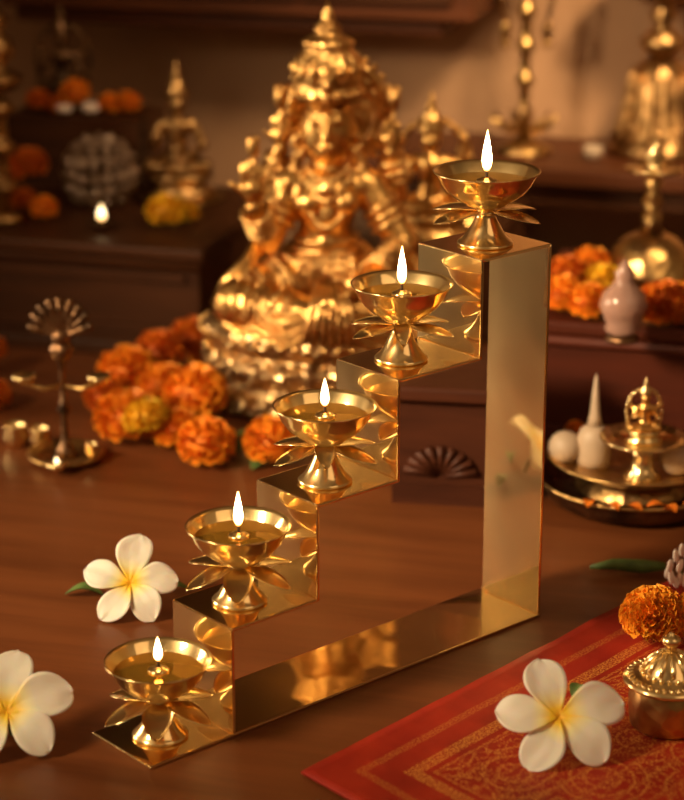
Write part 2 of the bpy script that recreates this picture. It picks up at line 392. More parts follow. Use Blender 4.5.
# ------------------------------------------------------------------ oil lamps
def flame_mesh(r, h, lean=0, name='flame', mat=None):
    prof = [(0, 0), (.50, .04), (.85, .13), (1, .26), (.93, .40), (.72, .57), (.46, .73), (.22, .88), (.08, .96), (0, 1)]
    m = MB().lathe([(a * r, z * h) for a, z in prof], seg=16)
    for p in m.v: p.x += lean * (p.z / h) ** 2
    return m.mesh(name, mat or FLAME)
def make_lamp():
    t = thing('brass_oil_lamp', 'x', 'oil lamp', (0, 0, 0))
    foot = MB().lathe([(0, .0), (.0172, .0), (.0174, .0012), (.0163, .0022), (.0135, .0050), (.0108, .0092), (.0084, .0140), (.0064, .0185), (.0056, .0205),
                       (.0068, .0218), (.0068, .0226), (.0054, .0236), (.0054, .0262), (0, .0262)], seg=48)
    part('foot', foot, LAMPB, t)
    bowl = MB().lathe([(0, .0264), (.0085, .0264), (.0122, .0270), (.0135, .0280), (.0138, .0290), (.0190, .0318), (.0240, .0362), (.0280, .0418), (.0312, .0484), (.0328, .0500), (.0330, .0505), (.0325, .0508),
                       (.0306, .0488), (.0274, .0424), (.0235, .0370), (.0185, .0326), (.010, .0300), (0, .0295)], seg=64)
    bw = part('bowl', bowl, LAMPB, t)
    oil = MB().lathe([(0, .0428), (.0270, .0428), (.0275, .0430), (.0270, .0431), (0, .0431)], seg=48)
    part('oil', oil, OIL, t, label='amber oil filling the bowl')
    hol = MB().lathe([(0, .0429), (.0064, .0430), (.0067, .0438), (.0058, .0446), (.0040, .0450), (.0032, .0456), (.0028, .0460), (.0016, .0462), (0, .0462)], seg=28)
    part('wick_holder', hol, LAMPB, t)
    part('wick', MB().tube([(0, 0, .0455), (.0004, 0, .0475), (.0004, 0, .0490), (-.0006, 0, .0510)], [.0008, .0009, .0009, .0007], 8), WICK, t)
    part('flame', MB(), FLAME, t, label='small bright yellow flame').data = flame_mesh(.0026, .0180)
    for ch in t.children:
        if ch.name.startswith('flame'): ch.location = (0, 0, .0498)
    # six leaf shaped petals on the neck
    for k in range(6):
        a = rad((0, 68, 113, 180, 247, 292)[k]); n1, n2 = 12, 6; m = MB(); vs = []; fs = []
        low = k in (0, 1, 5)
        for side in (0, 1):
            for i in range(n1 + 1):
                u = i / n1; r = .005 + u * (.0278 if k in (0, 3) else .0300)
                wd = .0098 * (sin(pi * min(1, u * .93 + .07)) ** .7) * (1 - .1 * u) if u < .999 else .0002
                drop = -.0130 * u ** 1.25 if low else .0015 * sin(pi * u) - .003 * u
                if k in (1, 5): drop = -.0105 * u ** 1.15
                for j in range(n2 + 1):
                    s_ = (j / n2 * 2 - 1)
                    zz = .0235 + drop + .0012 * (s_ * s_) * sin(pi * u) - side * .0006
                    vs.append((r * (1 if not (k == 0) else .92), s_ * wd, zz))
        N = (n1 + 1) * (n2 + 1)
        for i in range(n1):
            for j in range(n2):
                q = i * (n2 + 1) + j
                fs.append((q, q + n2 + 1, q + n2 + 2, q + 1)); fs.append((N + q, N + q + 1, N + q + n2 + 2, N + q + n2 + 1))
        bd = [i * (n2 + 1) for i in range(n1 + 1)] + [n1 * (n2 + 1) + j for j in range(1, n2 + 1)] + [i * (n2 + 1) + n2 for i in range(n1 - 1, -1, -1)] + list(range(n2 - 1, 0, -1))
        for x, y in zip(bd, bd[1:] + bd[:1]): fs.append((x, y, N + y, N + x))
        m.add(vs, fs); m.xf(Matrix.Rotation(a, 4, 'Z'))
        part('petal', m, LAMPB, t)
    return t
lamp0 = make_lamp()
names = ['lit brass oil lamp on the lowest step of the stand', 'lit brass oil lamp on the second step from the bottom of the stand',
         'lit brass oil lamp on the middle step of the stand', 'lit brass oil lamp on the fourth step, just below the top one',
         'lit brass oil lamp on the very top of the stand, widest bowl']
FACE = ROT - pi / 2                          # petal 0 turned to the viewer
for k in range(5):
    p = V(((X[k] + X[k + 1]) / 2, W / 2, (H[k] if k else T) + .0004))
    p += R * (-.0012, -.003, -.001, -.0045, 0)[k] - F * (.0022, .0022, .0025, .0025, .002)[k]
    if k == 0: o = lamp0; o.location = p; o.rotation_euler = (0, 0, FACE); o['label'] = names[0]; o['group'] = 'oil lamps on the stepped stand'
    else: o = dup(lamp0, p, FACE + rad((0, 0, 2, 4, 0)[k]), names[k], 'oil lamps on the stepped stand')
    if k == 4: o.scale = (1.07, 1.07, .96)
    fs = (.9, 1.3, 1.05, 1.42, 1.62)[k]
    pets = [c for c in o.children if c.name.startswith('petal')]
    front = next(c for c in pets if max(v.co.x for v in c.data.vertices) > .03 and max(abs(v.co.y) for v in c.data.vertices) < .013)
    if k >= 2:
        for c in pets:
            co_ = [v.co for v in c.data.vertices]; tip = max(co_, key=lambda q: q.xy.length)
            if c is not front and tip.z < .016: f_ = (0, 0, .75, .5, .6)[k]; c.scale = (1, 1, f_); c.location.z = .0235 * (1 - f_)
    if k in (2, 3): front.scale = (.66, .72, 1.12) if k == 2 else (.5, .62, 1.05); front.location.z = .0028 if k == 2 else .0015
    if k == 4: bpy.data.objects.remove(front)
    for ch in o.children:
        if ch.data.name.startswith('flame'):
            ch.scale = (1 + (fs - 1) * .3,) * 2 + (fs,)
            ch.rotation_euler = (0, 0, 0)

# ------------------------------------------------------------------ flowers
def marigold_mesh(r, mat, seed, n=150, pf=1.0):
    rnd = random.Random(seed); m = MB()
    m.ball((0, 0, r * .72), (r * .74, r * .74, r * .60), 16, 9)
    for i in range(n):
        z = 1 - 1.75 * (i + .5) / n; ph = i * 2.39996 + rnd.uniform(-.15, .15)
        q = sqrt(max(0, 1 - z * z)); d = V((q * cos(ph), q * sin(ph), z * .82)).normalized()
        base = V((0, 0, r * .72)) + V((d.x * r * .62, d.y * r * .62, d.z * r * .50))
        t1 = d.cross(Z); t1 = t1.normalized() if t1.length > .05 else V((1, 0, 0)); t2 = t1.cross(d)
        tilt = rnd.uniform(-.25, .25); out = (d + t2 * (tilt + .25 * (1 - z)) + t1 * rnd.uniform(-.2, .2)).normalized()
        L = r * rnd.uniform(.30, .44) * (.5 + .5 * pf); wd = r * rnd.uniform(.16, .24) * pf; vs = []; k = rnd.random() * 6
        for a in range(3):
            u = a / 2
            for b_ in range(4):
                s_ = b_ / 3 * 2 - 1
                p = base + out * (L * u * (1 - .12 * s_ * s_)) + t1 * (s_ * wd * (.35 + .75 * u)) + t2 * (r * .05 * u * sin(k + b_ * 2.1)) + out.cross(t1) * (r * .07 * u * cos(k + b_ * 2.6))
                p.z = max(p.z, .0004)
                vs.append(p)
        m.add(vs, [(a * 4 + b_, a * 4 + b_ + 1, a * 4 + b_ + 5, a * 4 + b_ + 4) for a in range(2) for b_ in range(3)])
    return m.mesh('marigold_flower', mat)
MG = {'o': [marigold_mesh(.02, ORNG, i) for i in range(3)], 'd': [marigold_mesh(.02, DORNG, 10 + i) for i in range(2)], 'y': [marigold_mesh(.02, YELL, 20 + i) for i in range(2)]}
mgi = [0]
def marigold(p, rpx_m, col, label, group=None, tilt=(0, 0)):
    mgi[0] += 1; me = MG[col][mgi[0] % len(MG[col])]
    o = link('marigold_flower', me, None, p, (tilt[0], tilt[1], mgi[0] * 1.3)); o.scale = (rpx_m / .02,) * 3
    tag(o, label, 'marigold', group); return o
def heap(spots, group, zfloor=0):
    """spots: u, v (centre pixel), forward distance, radius px, colour, label"""
    for u, v, d, rp, col, label in spots:
        p = dist(u, v, d); r = rp / (FPX / (p - CAM).dot(FW))
        p.z = max(zfloor + .0004, p.z - r * .72)
        marigold(p, r, col, label, group, (rad(random.uniform(-14, 14)), rad(random.uniform(-14, 14))) if p.z > zfloor + .01 else (0, 0))
heap([
 (128, 428, 1.715, 34, 'o', 'orange marigold at the left foot of the large heap, beside the yellow bloom'),
 (206, 447, 1.655, 31, 'o', 'orange marigold lowest and frontmost in the heap left of the statue'),
 (176, 440, 1.70, 25, 'o', 'orange marigold between the yellow bloom and the lowest bloom of the heap'),
 (148, 418, 1.69, 24, 'y', 'single yellow marigold in the orange heap left of the statue'),
 (196, 392, 1.745, 34, 'o', 'large orange marigold in the heap touching the statue base'),
 (127, 372, 1.82, 31, 'o', 'orange marigold at the upper left of the heap by the statue'),
 (165, 386, 1.79, 27, 'o', 'orange marigold in the middle of the heap above the yellow one'),
 (160, 352, 1.85, 27, 'd', 'deep orange marigold in the upper middle of the heap by the statue'),
 (193, 340, 1.90, 27, 'd', 'deep orange marigold topmost in the heap, against the statue lap'),
 (208, 360, 1.93, 22, 'o', 'orange marigold tucked between heap and statue pedestal'),
 (272, 452, 1.66, 30, 'o', 'orange marigold lying alone in front of the statue pedestal'),
 (105, 402, 1.79, 22, 'd', 'deep orange marigold at the far left edge of the heap'),
], 'marigolds heaped beside the statue')
def leaf_mesh(L, wd, droop=.2, fold=.3):
    m = MB(); n1, n2 = 10, 4; vs = []; fs = []
    for s2 in (0, 1):
        for i in range(n1 + 1):
            u = i / n1; w_ = wd * sin(pi * (u * .96 + .02)) ** .8
            for j in range(n2 + 1):
                s_ = j / n2 * 2 - 1
                vs.append((u * L, s_ * w_, L * droop * sin(pi * u) + abs(s_) * w_ * fold + .0006 - s2 * .0005))
    N = (n1 + 1) * (n2 + 1)
    for i in range(n1):
        for j in range(n2):
            q = i * (n2 + 1) + j; fs.append((q, q + n2 + 1, q + n2 + 2, q + 1)); fs.append((N + q, N + q + 1, N + q + n2 + 2, N + q + n2 + 1))
    m.add(vs, fs); return m
def leaf(u, v, z, ang, L, wd, label, tz=0):
    o = single('green_leaf', leaf_mesh(L, wd), GREEN, label, 'leaf', on(u, v, z), ROT + rad(ang)); o.rotation_euler[1] = -rad(tz); return o
leaf(236, 455, .004, 100, .045, .013, 'dark green leaf between the marigold heap and the statue foot')
leaf(252, 470, .001, 60, .035, .010, 'small green leaf beneath the lone marigold before the pedestal')
# right altar marigolds
ZA = .108
heap([
 (566, 281, 1.80, 24, 'd', 'deep orange marigold at the back left of the altar top row'),
 (590, 277, 1.84, 22, 'o', 'orange marigold at the back of the altar, second from the stand'),
 (562, 311, 1.74, 24, 'o', 'bright orange marigold at the altar corner next to the brass stand'),
 (588, 315, 1.72, 23, 'o', 'orange marigold on the altar edge beside the pink glass bud'),
 (603, 294, 1.79, 21, 'y', 'yellow orange marigold between the two rows on the altar'),
 (660, 316, 1.70, 24, 'o', 'orange marigold on the altar in front of the brass lamp dome'),
 (690, 306, 1.74, 19, 'd', 'deep orange marigold cut by the picture edge, right beside the domed brass lamp'),
 (662, 337, 1.70, 29, 'd', 'deep orange marigold on the altar edge above the small idol'),
 (688, 325, 1.72, 24, 'o', 'orange marigold at the picture edge on the altar front'),
], 'marigolds on the red altar', ZA)
# left bench marigolds and yellow bloom
heap([(166, 227, 2.03, 21, 'y', 'yellow marigold on the bench, below the small standing idol'),
      (188, 229, 2.05, 12, 'y', 'small yellow bloom beside the larger yellow marigold on the bench'),
      (44, 209, 2.06, 15, 'o', 'small orange marigold on the bench between the brass pillar and filigree dome'),
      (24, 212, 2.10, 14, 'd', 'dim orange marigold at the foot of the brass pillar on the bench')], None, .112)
heap([(30, 181, 2.12, 20, 'd', 'deep orange marigold resting on the bloom at the brass pillar foot'),
      (10, 178, 2.10, 17, 'd', 'deep orange marigold hung against the brass pillar on the left')], None, .14)
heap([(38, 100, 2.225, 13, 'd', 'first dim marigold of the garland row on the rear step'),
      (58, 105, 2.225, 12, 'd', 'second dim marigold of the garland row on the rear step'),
      (77, 92, 2.225, 16, 'o', 'orange marigold topmost in the garland row on the rear step'),
      (110, 106, 2.225, 13, 'o', 'orange marigold near the end of the garland row on the rear step'),
      (128, 106, 2.225, 14, 'o', 'last orange marigold of the garland row on the rear step')], 'garland marigolds on the rear step', .187)
m = MB()
for a in range(7):
    m.ball((.006 * cos(a * 2 * pi / 7) * (a > 0), .006 * sin(a * 2 * pi / 7) * (a > 0), .007), .005, 10, 6)
for (u, v) in ((91, 93), (65, 108)):
    p = dist(u, v, 2.22); p.z = .1875
    single('jasmine_flower', m, JAS, 'small white flower in the garland, %s' % ('beside the topmost marigold' if u > 80 else 'below the topmost marigold'), 'flower', p, ROT)
# marigolds cut by the picture's left edge, on the table
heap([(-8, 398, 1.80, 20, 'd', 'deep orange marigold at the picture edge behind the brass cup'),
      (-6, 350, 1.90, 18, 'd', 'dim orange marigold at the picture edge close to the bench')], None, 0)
# two sharp marigolds front right
def big_marigold(u, v, rp, label, seed, z=.003):
    d = (on(u, v, z) - CAM).dot(F); p = on(u, v + rp * .35, z); r = rp / (FPX / (p - CAM).dot(FW))
    o = link('marigold_flower', marigold_mesh(r, BORNG, seed, 620, .6), None, p, (rad(-8), 0, seed)); tag(o, label, 'marigold', 'marigolds on the red cloth'); o.location.z += r * .12
big_marigold(654, 632, 37, 'sharp orange marigold on the red cloth behind the lidded brass pot', 31)
big_marigold(706, 632, 36, 'orange marigold cut by the picture edge, under the jasmine buds', 32)
# jasmine spray
js = thing('jasmine_spray', 'spray of pale pink white jasmine buds leaning over the orange marigolds', 'flower spray', on(690, 590, .002), ROT)
def jcoord(u, v, dy=0): 
    p = dist(u, v, (js.location - CAM).dot(F) - .0 + dy); d = p - js.location
    return V((d.dot(R), d.dot(F), d.z))
rnd = random.Random(3)
for i, (u, v) in enumerate([(676, 556), (682, 550), (670, 566), (680, 566), (688, 560), (671, 577), (680, 578), (688, 574), (674, 588), (684, 588), (668, 572)]):
    c = jcoord(u, v, rnd.uniform(-.006, .006)); q = V((rnd.uniform(-.5, .2), rnd.uniform(-.3, .3), 1)).normalized()
    c.z = max(c.z, .008)
    part('bud', MB().ball(c, (.0023, .0023, .0056), 12, 8, Z.rotation_difference(q).to_matrix()), JAS, js)
part('stalk', MB().tube([V((.0, .004, .0)), jcoord(684, 585), jcoord(680, 565)], [.0012, .001, .0008], 8), GREEN, js)
stm = MB(); a0 = on(590, 567, .006); a1 = on(665, 566, .006)
stm.tube([a0 - a0, V((.3 * (a1 - a0).x, .3 * (a1 - a0).y, .002)), (a1 - a0) * .7, a1 - a0], [.0014, .0042, .0052, .0030], 10)
single('green_shoot', stm, GREEN, 'thick green shoot lying on the table behind the red cloth corner', 'plant', a0)

def frangipani(u, v, ang_tips, rad_m, el, label, z0=0, stemdir=None):
    """flower turned to the viewer, its low petals on the table"""
    n = (-F * cos(rad(el)) + Z * sin(rad(el))); e1 = R; e2 = (F * sin(rad(el)) + Z * cos(rad(el)))
    low = max(-sin(rad(a)) for a, _ in ang_tips) * rad_m * cos(rad(el))
    zc = z0 + low * 1.0 + .002
    c = on(u, v, zc); base = V((c.x, c.y, z0)); o = thing('frangipani_flower', label, 'flower', base)
    off = c - base
    for k, (a, l) in enumerate(ang_tips):
        L = rad_m * l; n1, n2 = 18, 10; vs = []; fs = []; uvs = []
        for i in range(n1 + 1):
            u_ = 1 - (1 - i / n1) ** 1.5; wp = .62
            wd = L * (.335 * sqrt(max(0, 1 - ((u_ - wp) / (1 - wp)) ** 2)) if u_ > wp else .035 + .30 * sin(pi / 2 * u_ / wp) ** 1.25)
            if i == n1: wd = L * .012
            for j in range(n2 + 1):
                s_ = j / n2 * 2 - 1
                x = u_ * L; y = s_ * wd + L * .05 * sin(pi * u_)
                cup = .07 * L * sin(pi * u_ * .9) - .10 * L * u_ ** 3 + .13 * L * s_ * (u_ * (1.2 - u_)) + .05 * L * s_ * s_ * sin(pi * u_) + .0012 * noise.noise(V((u_ * 3, s_ * 2, k * 7 + u)))
                vs.append((x, y, cup + .0005)); uvs.append((j / n2, u_))
        for i in range(n1):
            for j in range(n2): q = i * (n2 + 1) + j; fs.append((q, q + n2 + 1, q + n2 + 2, q + 1))
        m = MB().add(vs, fs)
        ca, sa = cos(rad(a)), sin(rad(a)); ax = e1 * ca + e2 * sa; ay = -e1 * sa + e2 * ca
        for q in range(len(m.v)): p = m.v[q]; p2 = ax * p.x + ay * p.y + n * p.z + off; p2.z = max(p2.z, .0008); m.v[q] = p2
        pt = part('petal', m, WPET, o, uvs=uvs); sd = pt.modifiers.new('s', 'SOLIDIFY'); sd.thickness = .0007; sd.offset = -1
    m = MB().tube([off - n * .0008, off - n * .012 + Z * -.004, V((off.x, off.y, 0)) + F * .012 + Z * .002], [.0022, .0018, .0014], 8)
    part('stem', m, GREEN, o)
    return o
frangipani(559, 717, [(104, 1.02), (12, 1.06), (-47, .98), (-122, .98), (173, .98)], .0388, 48, 'white frangipani with yellow heart lying on the red brocade cloth', .0025)
frangipani(130, 583, [(80, 1.1), (3, .98), (-57, .95), (-125, .95), (160, 1.0)], .034, 44, 'white frangipani with yellow heart between the lowest lamp and marigold heap')
frangipani(7, 711, [(83, 1.05), (18, 1.1), (-42, .98), (-125, .98), (160, 1.)], .0375, 44, 'white frangipani cut by the picture edge beside the lowest step')
leaf(104, 596, .001, 176, .028, .006, 'slim green leaf poking out from under the frangipani near the heap')
leaf(160, 592, .001, 5, .022, .005, 'small green leaf tip between frangipani and second step')
leaf(572, 697, .012, 60, .014, .004, 'tiny green leaf behind the frangipani on the red cloth', 10)

# ------------------------------------------------------------------ red cloth
A = on(301, 776, 0); u1 = (on(622, 608, 0) - A); u2 = (on(345, 801, 0) - A); u1.normalize(); u2.normalize()
m = MB(); n1, n2 = 70, 60; L1, L2 = .52, .42; uvs = []; vs = []; fs = []
for i in range(n1 + 1):
    for j in range(n2 + 1):
        a = L1 * i / n1; b_ = L2 * j / n2
        h = .0022 + .0022 * max(0, noise.noise(V((a * 16, b_ * 16, 3)))) * min(1, a * 20 + .2) * min(1, b_ * 20 + .2)
        e = .0016 * noise.noise(V((a * 22, 0, 1))) if j == 0 else 0
        p = u1 * a + u2 * (b_ + e) + Z * h; vs.append(p); uvs.append((a, b_))
for i in range(n1):
    for j in range(n2): q = i * (n2 + 1) + j; fs.append((q, q + 1, q + n2 + 2, q + n2 + 1))
m.add(vs, fs)
me = m.mesh('brocade_cloth', CLOTH, True, uvs)
cl = link('brocade_cloth', me, None, A); tag(cl, 'red brocade cloth with woven gold borders spread on the table corner', 'cloth')
sd = cl.modifiers.new('s', 'SOLIDIFY'); sd.thickness = .0016; sd.offset = 0
import bmesh
def up_normals(o):
    bm = bmesh.new(); bm.from_mesh(o.data)
    if sum(f.normal.z for f in bm.faces) < 0: bmesh.ops.reverse_faces(bm, faces=bm.faces)
    bm.to_mesh(o.data); bm.free()
up_normals(cl)

# ------------------------------------------------------------------ lidded pot
pp = on(667, 724, .004)
pot = thing('lidded_brass_pot', 'small round brass pot with beaded lid standing on the red cloth', 'pot', pp, ROT); pot.scale = (1.08,) * 3
part('body', MB().lathe([(0, 0), (.0195, 0), (.0215, .002), (.0225, .010), (.0228, .018), (.0220, .0245), (.0205, .0270), (0, .0270)], seg=48), ANTQ, pot)
lid = part('lid', MB().lathe([(0, .0272), (.0255, .0272), (.0266, .0282), (.0262, .0296), (.0232, .0312), (.0190, .0326), (.0165, .0332), (.0150, .0345), (.0135, .0372), (.0105, .0410), (.0060, .0448), (.0034, .0468), (0, .0468)], seg=48, rip=0), LAMPB, pot)
m = MB()
for i in range(34):
    a = 2 * pi * i / 34; d = V((cos(a), sin(a), 0)); tn = V((-sin(a), cos(a), 0))
    m.ball(d * .0222 + Z * .0314, (.0027, .0015, .0012), 8, 6, Matrix.Rotation(a + .5, 3, 'Z'))
part('rope_border', m, LAMPB, lid)
m = MB()
for i in range(22):
    a = 2 * pi * i / 22; m.ball((cos(a) * .0162, sin(a) * .0162, .0342), .0013, 8, 6)
part('bead_border', m, LAMPB, lid)
m = MB()
for i in range(12):
    a = 2 * pi * i / 12; d = V((cos(a), sin(a), 0)); m.tube([d * .0148 + Z * .0352, d * .0125 + Z * .0388, d * .0085 + Z * .0430, d * .004 + Z * .0462], [.0012, .0017, .0013, .0006], 6)
part('flute_ribs', m, LAMPB, lid)
part('finial', MB().lathe([(0, .0468), (.0036, .0469), (.0024, .0484), (.0040, .0500), (.0056, .0520), (.0054, .0540), (.0034, .0556), (.0016, .0562), (.0014, .0574), (0, .0580)], seg=24), LAMPB, lid)

# ------------------------------------------------------------------ the large statue
SD = 1.84
sp = dist(325, 425, SD); sp.z = 0
sp = G0 + F * SD + R * ((sp - G0).dot(R))
statue = thing('gold_goddess_statue', 'large gold seated four armed goddess statue with tall crown, behind the brass stand', 'statue', sp, ROT)
def P(u, v, y=0.):                           # statue coordinates of a sight line at depth y from its middle
    p = dist(u, v, SD + y); d = p - sp; return V((d.dot(R), y, d.z))
px = 1 / 1085.
b = MB()
b.ball(P(326, 262, .01), (52 * px, 34 * px, 30 * px), 20, 12)
b.limb(P(326, 262, .005), P(326, 222, .0), 36 * px, 25 * px)
b.limb(P(326, 225, 0), P(326, 196, .0), 26 * px, 34 * px)
b.ball(P(309, 202, -.020), 15 * px); b.ball(P(344, 202, -.020), 15 * px)
b.limb(P(292, 184, .006), P(362, 184, .006), 19 * px, 19 * px)
b.limb(P(327, 180, .004), P(327, 155, 0), 15 * px, 12 * px)
b.ball(P(328, 129, -.002), (26 * px, 26 * px, 37 * px), 24, 16)
b.ball(P(327, 150, -.011), (15 * px, 14 * px, 14 * px))
b.limb(P(326, 117, -.025), P(325, 138, -.032), 2.6 * px, 4.8 * px)         # nose
b.ball(P(325, 149, -.0265), (7 * px, 4 * px, 2.6 * px)); b.ball(P(325, 154, -.0255), (5.5 * px, 4 * px, 2.6 * px))
for s_ in (-1, 1):
    b.ball(P(326 + s_ * 10, 121, -.0225), (6.5 * px, 4 * px, 3.4 * px)); b.limb(P(326 + s_ * 4, 113, -.0245), P(326 + s_ * 17, 112, -.019), 2.2 * px, 1.8 * px)
    b.ball(P(328 + s_ * 25, 132, .002), (5 * px, 6 * px, 12 * px))
# arms
def arm(pts, rs):
    for (p, q, r1, r2) in zip(pts, pts[1:], rs, rs[1:]): b.limb(p, q, r1 * px, r2 * px)
def hand(c, up, right, s_=1.0, curl=.3):
    """palm, four fingers and a thumb"""
    up = V(up).normalized(); right = V(right).normalized(); nrm = right.cross(up); rt = Matrix((right, nrm, up)).transposed()
    b.ball(c, (9 * px * s_, 5 * px * s_, 10 * px * s_), 12, 8, rt)
    for i in range(4):
        o = c + right * ((i - 1.5) * 4.6 * px * s_) + up * (8 * px * s_); L = (13, 16, 15, 11)[i] * px * s_
        mid = o + (up + right * ((i - 1.5) * .1)).normalized() * L * .55; tip = mid + (up - nrm * curl).normalized() * L * .5
        b.limb(o, mid, 2.5 * px * s_, 2.3 * px * s_, 3, 8); b.limb(mid, tip, 2.3 * px * s_, 1.9 * px * s_, 3, 8)
    o = c + right * (-7 * px * s_); b.limb(o, o + (up * .6 - right * .9).normalized() * 12 * px * s_, 3 * px * s_, 2.2 * px * s_, 3, 8)
arm([P(290, 186, .006), P(268, 240, -.01), P(254, 208, -.045)], [17, 14, 9]); hand(P(253, 192, -.048), (0, -.1, 1), (1, 0, 0), 1.25)
arm([P(368, 186, .006), P(404, 244, -.005), P(372, 280, -.055)], [18, 15, 10]); hand(P(360, 288, -.066), (-.7, -.6, -.25), (.6, -.6, .4), 1.15, .5)
arm([P(294, 182, .02), P(266, 196, .03), P(281, 148, .02)], [14, 12, 8]); hand(P(281, 138, .018), (0, 0, 1), (1, 0, 0), 1.0)
arm([P(362, 182, .02), P(397, 196, .03), P(390, 152, .02)], [14, 12, 8]); hand(P(391, 142, .018), (0, 0, 1), (1, 0, 0), 1.0)
# crossed legs
def leg(pts, rs):
    for (p, q, r1, r2) in zip(pts, pts[1:], rs, rs[1:]): b.limb(p, q, r1 * px, r2 * px)
leg([P(305, 280, .0), P(240, 303, -.035), P(345, 322, -.075)], [34, 27, 15])
leg([P(350, 280, .0), P(418, 303, -.035), P(310, 318, -.065)], [34, 27, 15])
b.ball(P(358, 324, -.082), (17 * px, 10 * px, 8 * px)); b.ball(P(292, 322, -.075), (17 * px, 10 * px, 8 * px))
fused('body', b, GOLDS, statue, .0019, 2)
# crown
def at_local(c, prof, sx=1, sy=1, rip=0, seg=32, nr=12): return MB().lathe([(r * px, z * px) for r, z in prof], c, seg, sx, sy, rip, nr)
c0 = P(328, 97, 0)
crown = part('crown', at_local(c0, [(r_, z_ * .88) for r_, z_ in [(0, -2), (31, -2), (33, 3), (33, 9), (30, 13), (31, 18), (33, 26), (32, 36), (28, 45), (22, 51), (23, 56), (25, 60), (20, 64), (13, 67), (11, 72), (13, 75), (8, 80), (5, 86), (6, 89), (3, 95), (0, 104)]], 1, 1, .05, 48), GOLD, statue)
m = MB()
for i in range(20):
    a = 2 * pi * i / 20; m.ball(c0 + V((cos(a) * 34 * px, sin(a) * 34 * px, 6 * px)), 2.8 * px, 10, 6)
for i in range(16):
    a = 2 * pi * i / 16; m.ball(c0 + V((cos(a) * 33 * px, sin(a) * 33 * px, 28 * px)), (3.2 * px, 3.2 * px, 6 * px), 10, 6)
part('crown_studs', m, GOLDS, crown)
m = MB(); cc = c0 + V((0, -34 * px, 18 * px))
m.ball(cc, (8 * px, 3 * px, 11 * px), 12, 8); m.ball(cc + V((0, -2 * px, 0)), (4 * px, 4 * px, 6 * px))
part('crown_jewel', m, GOLD, crown, label='pale pointed jewel on the front of the crown')
# halo of hair behind head
hc = P(338, 112, .035)
m = MB(); m.ring(hc, 46 * px, 5 * px, (0, 1, .1), 48, 10, 1, 1.12); m.ring(hc, 38 * px, 4 * px, (0, 1, .1), 48, 8, 1, 1.12)
for i in range(30):
    a = 2 * pi * i / 30; m.ball(hc + V((cos(a) * 52 * px, 0, sin(a) * 58 * px)), (4 * px, 3 * px, 4 * px), 8, 6)
m.ball(hc + V((0, .004, 0)), (40 * px, 4 * px, 44 * px), 32, 12)
part('halo', m, GOLD, statue)
for s_ in (-1, 1):
    m = MB()
    for i in range(7): m.ball(P(328 + s_ * (27 + i * 2.2), 150 + i * 6, .004 - .001 * i), 6.5 * px, 10, 6)
    part('hair_lock', m, GOLD, statue)
for s_ in (-1, 1):
    m = MB()
    c = P(328 + s_ * 27, 142, -.004); m.ring(c, 7 * px, 2.4 * px, (0, 1, 0), 18, 6); m.ball(c + V((0, 0, -12 * px)), (4 * px, 4 * px, 7 * px), 10, 6)
    part('earring', m, GOLD, statue)
def arc(p0, p1, sag, fwd, r, n=16, beads=False, mb=None):
    mb = mb or MB(); pts = []
    for i in range(n + 1):
        u_ = i / n; p = V(p0).lerp(V(p1), u_); h = sin(pi * u_); pts.append(p + V((0, -fwd * h, -sag * h)))
    if beads:
        for p in pts: mb.ball(p, r, 8, 6)
    else: mb.tube(pts, r, 8)
    return mb
nk = MB()
arc(P(306, 168, -.006), P(348, 168, -.006), .008, .020, 3.2 * px, 14, True, nk)
arc(P(300, 172, -.004), P(354, 172, -.004), .019, .030, 4.2 * px, 18, True, nk)
arc(P(294, 176, -.002), P(360, 176, -.002), .038, .036, 4.2 * px, 22, True, nk)
nk.ball(P(327, 190, -.036), (9 * px, 4 * px, 9 * px)); nk.ball(P(327, 216, -.034), (8 * px, 4 * px, 11 * px))
part('necklace', nk, GOLD, statue)
bl = MB()
for k in range(3): bl.ring(P(326, 236 + k * 9, 0), (29 + k * 3) * px, 3.4 * px, (0, 0, 1), 32, 8)
bl.ball(P(326, 244, -.031), (10 * px, 4 * px, 9 * px))
for i in range(9): bl.limb(P(300 + i * 6.4, 256, -.034), P(298 + i * 7, 276 + (i % 2) * 5, -.040), 2.4 * px, 2 * px, 3, 6)
part('waist_belt', bl, GOLD, statue)
def bangles(name, a, b_, r, n, t0, t1):
    a, b_ = V(a), V(b_); m = MB()
    for i in range(n):
        u_ = t0 + (t1 - t0) * i / max(1, n - 1); m.ring(a.lerp(b_, u_), r * px, 3.2 * px, b_ - a, 20, 8)
    return part(name, m, GOLD, statue)
bangles('armlet', P(368, 186, .006), P(404, 244, -.005), 18, 3, .35, .62)
bangles('bangles', P(404, 244, -.005), P(372, 280, -.055), 14, 5, .2, .8)
bangles('armlet', P(290, 186, .006), P(268, 240, -.01), 17, 3, .35, .62)
bangles('bangles', P(268, 240, -.01), P(254, 208, -.045), 13, 4, .35, .85)
bangles('bangles', P(266, 196, .03), P(281, 148, .02), 11, 3, .4, .8)
bangles('bangles', P(397, 196, .03), P(390, 152, .02), 11, 3, .4, .8)
def lotus_bud(u, v, y, s_):
    c = P(u, v, y); m = MB(); m.ball(c, (6 * px * s_, 6 * px * s_, 10 * px * s_), 12, 8)
    for i in range(7):
        a = 2 * pi * i / 7; d = V((cos(a), sin(a), 0))
        m.limb(c + Z * (-7 * px * s_), c + d * (4.5 * px * s_) + Z * (9 * px * s_), 3 * px * s_, 2 * px * s_, 4, 8)
    m.limb(c - Z * (9 * px * s_), c - Z * (34 * px * s_), 2.2 * px * s_, 2.2 * px * s_, 4, 8)
    part('lotus_bud', m, GOLD, statue)
lotus_bud(281, 98, .016, 1.2); lotus_bud(393, 100, .016, 1.2); lotus_bud(253, 148, -.05, 1.0)
